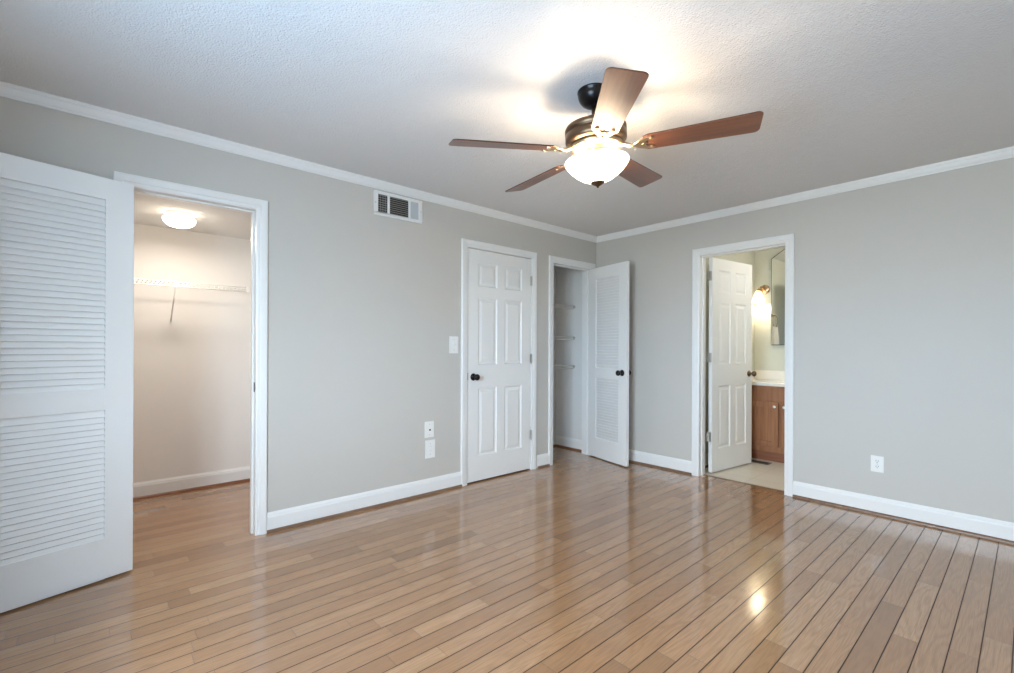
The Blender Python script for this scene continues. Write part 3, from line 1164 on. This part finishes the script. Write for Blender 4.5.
ws = wire_shelf((-3.95, 1.375, 1.672), -0.98, 0.99, 0.295, [0.211 - 0.6 - 0.35, 0.211], 'long white wire shelf on the walk-in closet back wall', None)
mb = MB(); mb.box((0.690, -0.304, -0.036), (0.715, -0.292, 0.008)); mb.build('lip_clip', WIRE, ws, bevel=0.002)

# linen closet shelves with end brackets on the right side wall
for i, z in enumerate((1.676, 1.314, 0.980)):
    w_ = wire_shelf((-0.38, 0.60, z), -0.37, 0.368, 0.285, [], ['top wire shelf in the linen closet', 'middle wire shelf in the linen closet', 'lowest wire shelf in the linen closet'][i], 'linen closet shelves')
    mb = MB()
    mb.lathe([(0.017, 0.0), (0.017, 0.004), (0.011, 0.012), (0.006, 0.014)], 16, Matrix.Translation((0.379, -0.285, -0.012)) @ Matrix.Rotation(-math.pi / 2, 4, 'Y'))
    tag(mb.build('end_bracket', NICKEL, w_), 'round grey end bracket')

# ------------------------------------------------------------------ bathroom
BX = 1.60
van = empty('vanity_cabinet', (1.09, -1.72, 0.0), 'brown oak bathroom vanity cabinet with paneled doors', 'cabinet')
# local: x depth (0 = face), y along
y0v, y1v = -0.63, 0.60


def vb(mb, a, b):
    mb.box(a, b)


mb = MB()
mb.box((0.0, y0v, 0.105), (0.019, y0v + 0.04, 0.795))
mb.box((0.0, y1v - 0.10, 0.105), (0.019, y1v, 0.795))
for z0, z1 in ((0.105, 0.165), (0.610, 0.640), (0.765, 0.795)):
    mb.box((0.0, y0v + 0.04, z0), (0.019, y1v - 0.10, z1))
mb.box((0.019, y0v, 0.105), (0.50, y0v + 0.018, 0.795))
mb.box((0.019, y1v - 0.018, 0.105), (0.50, y1v, 0.795))
mb.box((0.019, y0v + 0.018, 0.105), (0.50, y1v - 0.018, 0.123))
mb.box((0.012, y0v + 0.04, 0.165), (0.019, y1v - 0.10, 0.610))
mb.build('body', VANITY_WOOD, van)
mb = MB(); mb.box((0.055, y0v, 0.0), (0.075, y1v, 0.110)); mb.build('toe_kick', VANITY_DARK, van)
mb = MB()
mb.box((-0.001, y0v + 0.04, 0.640), (0.012, y1v - 0.10, 0.765))
mb.build('false_drawer_panel', VANITY_WOOD, van, bevel=0.003)
doors = [(0.215, y1v - 0.085, -1), (-0.185, 0.180, 1)]
for (d0, d1_, kside) in doors:
    z0, z1 = 0.165, 0.628
    mb = MB()
    s = 0.055
    mb.box((-0.020, d0, z0), (0.0, d0 + s, z1)); mb.box((-0.020, d1_ - s, z0), (0.0, d1_, z1))
    mb.box((-0.020, d0 + s, z0), (0.0, d1_ - s, z0 + s)); mb.box((-0.020, d0 + s, z1 - s), (0.0, d1_ - s, z1))
    mb.box((-0.012, d0 + s - 0.002, z0 + s - 0.002), (-0.003, d1_ - s + 0.002, z1 - s + 0.002))
    dr = mb.build('door', VANITY_WOOD, van, bevel=0.003)
    ky = d0 + 0.028 if kside < 0 else d1_ - 0.028
    mb = MB(); mb.lathe([(0.007, 0), (0.006, 0.008), (0.013, 0.015), (0.015, 0.020), (0.012, 0.026), (0.0, 0.028)], 18, Matrix.Translation((-0.020, ky, 0.585)) @ Matrix.Rotation(-math.pi / 2, 4, 'Y'))
    tag(mb.build('knob', PLASTIC, dr), 'small white knob')
ct = empty('vanity_counter', (1.09, -1.72, 0.795), 'white counter slab with backsplash on the oak vanity', 'countertop')
mb = MB(); mb.box((-0.030, y0v - 0.01, 0.0), (BX - 1.09, y1v + 0.045, 0.036)); mb.build('slab', COUNTER, ct, bevel=0.006)
mb = MB(); mb.box((BX - 1.09 - 0.020, y0v - 0.01, 0.036), (BX - 1.09 - 0.001, y1v + 0.045, 0.143)); mb.build('backsplash', COUNTER, ct, bevel=0.003)
mb = MB(); mb.box((0.0, y1v + 0.026, 0.036), (BX - 1.09 - 0.020, y1v + 0.044, 0.143)); mb.build('side_splash', COUNTER, ct, bevel=0.003)

# mirror with clipped top corners, on the vanity wall
mr = empty('wall_mirror', (BX, -1.72, 1.225), 'frameless bathroom mirror with clipped top corner beside the sconce', 'mirror')
MO = [(0.455, 0.0), (0.455, 0.985), (0.32, 1.078), (-0.32, 1.078), (-0.455, 0.985), (-0.455, 0.0)]


def yz(pts, xa, xb):
    mb = MB()
    M_ = Matrix(((0, 0, 1, 0), (1, 0, 0, 0), (0, 1, 0, 0), (0, 0, 0, 1)))      # poly (u, v) -> (y, z); extrude -> x
    mb.prism(pts, xa, xb, M_)
    return mb


yz(MO, -0.030, -0.001).build('backing', MIRROR_EDGE, mr)
yz([(u * 0.985, 0.008 + v * 0.987) for u, v in MO], -0.0335, -0.0301).build('mirror_glass', MIRROR, mr)

# sconce: round plate, curved arm, bell shade
sc = empty('wall_sconce', (BX, -1.188, 1.868), 'lit white bell shade sconce on the sage bathroom wall', 'wall lamp')
TO_MX = Matrix.Rotation(-math.pi / 2, 4, 'Y')         # +z -> -x
mb = MB(); mb.lathe([(0.055, 0.0), (0.055, 0.006), (0.048, 0.014), (0.030, 0.020), (0.0, 0.022)], 28, Matrix.Translation((-0.001, 0, 0)) @ TO_MX)
mb.build('wall_plate', BRASS, sc)
mb = MB(); mb.tube([(-0.018, 0, 0), (-0.050, 0.004, 0.020), (-0.085, 0.012, 0.028), (-0.112, 0.022, 0.015), (-0.116, 0.028, -0.010)], 0.0065, 10)
mb.lathe([(0.020, -0.028), (0.022, -0.010), (0.012, 0.0)], 18, Matrix.Translation((-0.116, 0.028, 0)))
mb.build('arm', BRASS, sc)
mb = MB(); mb.lathe([(0.070, -0.150), (0.064, -0.128), (0.056, -0.100), (0.045, -0.068), (0.036, -0.045), (0.026, -0.028), (0.023, -0.030), (0.033, -0.047), (0.042, -0.069), (0.053, -0.101), (0.061, -0.129), (0.067, -0.150)], 32, Matrix.Translation((-0.116, 0.028, 0)), cap0=False, cap1=False)
tag(mb.build('bell_shade', SHADE, sc), 'glowing white glass bell')
ld = bpy.data.lights.new('sconce_bulb', 'POINT')
ld.energy = 1.0
ld.color = (1.0, 0.84, 0.62)
ld.shadow_soft_size = 0.03
lo = bpy.data.objects.new('sconce_bulb', ld)
COL.objects.link(lo)
lo.parent = sc
lo.location = (-0.116, 0.028, -0.115)

# added lamp that brightens the bathroom, out of view above the doorway head
bl = empty('bath_fill_light', (0.75, -2.2, 2.325), 'round ceiling lamp added out of view to brighten the bathroom', 'ceiling light')
mb = MB(); mb.lathe([(0.120, -0.025), (0.130, -0.02), (0.130, 0.0), (0.0, 0.0)], 32)
mb.build('base_pan', TRIM, bl)
mb = MB(); mb.lathe([(0.0, -0.085), (0.05, -0.080), (0.09, -0.065), (0.115, -0.045), (0.12, -0.026), (0.10, -0.024)], 32, cap1=False)
mb.build('glass_dome', DOME, bl)

bulb('bath_fill_bulb', bl, (0, 0, -0.15), 4.5, (1.0, 0.95, 0.89))

# floor register on the tile in front of the vanity
fr = empty('floor_register', (0.985, -1.330, 0.0), 'small dark floor register on bathroom tile before the vanity', 'vent')
mb = MB()
mb.box((-0.055, -0.13, 0.0), (-0.040, 0.13, 0.006)); mb.box((0.040, -0.13, 0.0), (0.055, 0.13, 0.006))
mb.box((-0.040, -0.13, 0.0), (0.040, -0.115, 0.006)); mb.box((-0.040, 0.115, 0.0), (0.040, 0.13, 0.006))
mb.build('frame', STEEL_DARK, fr, bevel=0.001)
mb = MB()
mb.box((-0.040, -0.115, 0.0005), (0.040, 0.115, 0.0015))
for k in range(11):
    y = -0.105 + k * 0.021
    mb.box((-0.040, y - 0.003, 0.0015), (0.040, y + 0.003, 0.0050))
mb.build('grille', VENT_DARK, fr)

# hand towel on a ring, on the bathroom side wall behind the open door
tr = empty('towel_ring', (0.98, -1.075, 1.60), 'metal towel ring on the bathroom side wall behind the door', 'towel ring')
mb = MB(); mb.lathe([(0.024, 0), (0.024, 0.005), (0.010, 0.010), (0.008, 0.045)], 18, TO_MY)
mb.build('post', BRASS, tr)
mb = MB()
mb.tube([(0.075 * math.sin(a), -0.040, -0.075 + 0.075 * math.cos(a)) for a in [q * 2 * math.pi / 28 for q in range(29)]], 0.0035, 8, cap=False)
mb.build('ring', BRASS, tr)
mb = MB()
NX, NZ = 20, 12
for s, ln in ((-1, 0.36), (1, 0.33)):
    grid = []
    for j in range(NZ + 1):
        tt = j / NZ
        row_ = []
        for i in range(NX + 1):
            u_ = i / NX * 2 - 1
            wd = 0.062 + 0.024 * min(1, tt * 2.2)
            fold = 0.006 * math.sin(u_ * 7 + s) * min(1, tt * 3 + 0.3)
            row_.append((u_ * wd, -0.040 + s * (0.007 + 0.004 * tt) + fold, -0.146 - ln * tt))
        grid.append(row_)
    for j in range(NZ):
        for i in range(NX):
            mb.quad(grid[j][i], grid[j][i + 1], grid[j + 1][i + 1], grid[j + 1][i], smooth=True)
top_ = []
for i in range(NX + 1):
    u_ = i / NX * 2 - 1
    top_.append([(u_ * 0.062, -0.040 + y + 0.006 * math.sin(u_ * 7 + (-1 if y < 0 else 1)) * 0.3, z) for y, z in ((-0.007, -0.146), (-0.004, -0.1415), (0.004, -0.1415), (0.007, -0.146))])
for i in range(NX):
    for q in range(3):
        mb.quad(top_[i][q], top_[i + 1][q], top_[i + 1][q + 1], top_[i][q + 1], smooth=True)
tw = mb.build('hand_towel', TOWEL, None, (0.98, -1.075, 1.60))
md = tw.modifiers.new('thickness', 'SOLIDIFY'); md.thickness = 0.003; md.offset = 0.0
tag(tw, 'white hand towel hanging from the bathroom towel ring', 'towel')
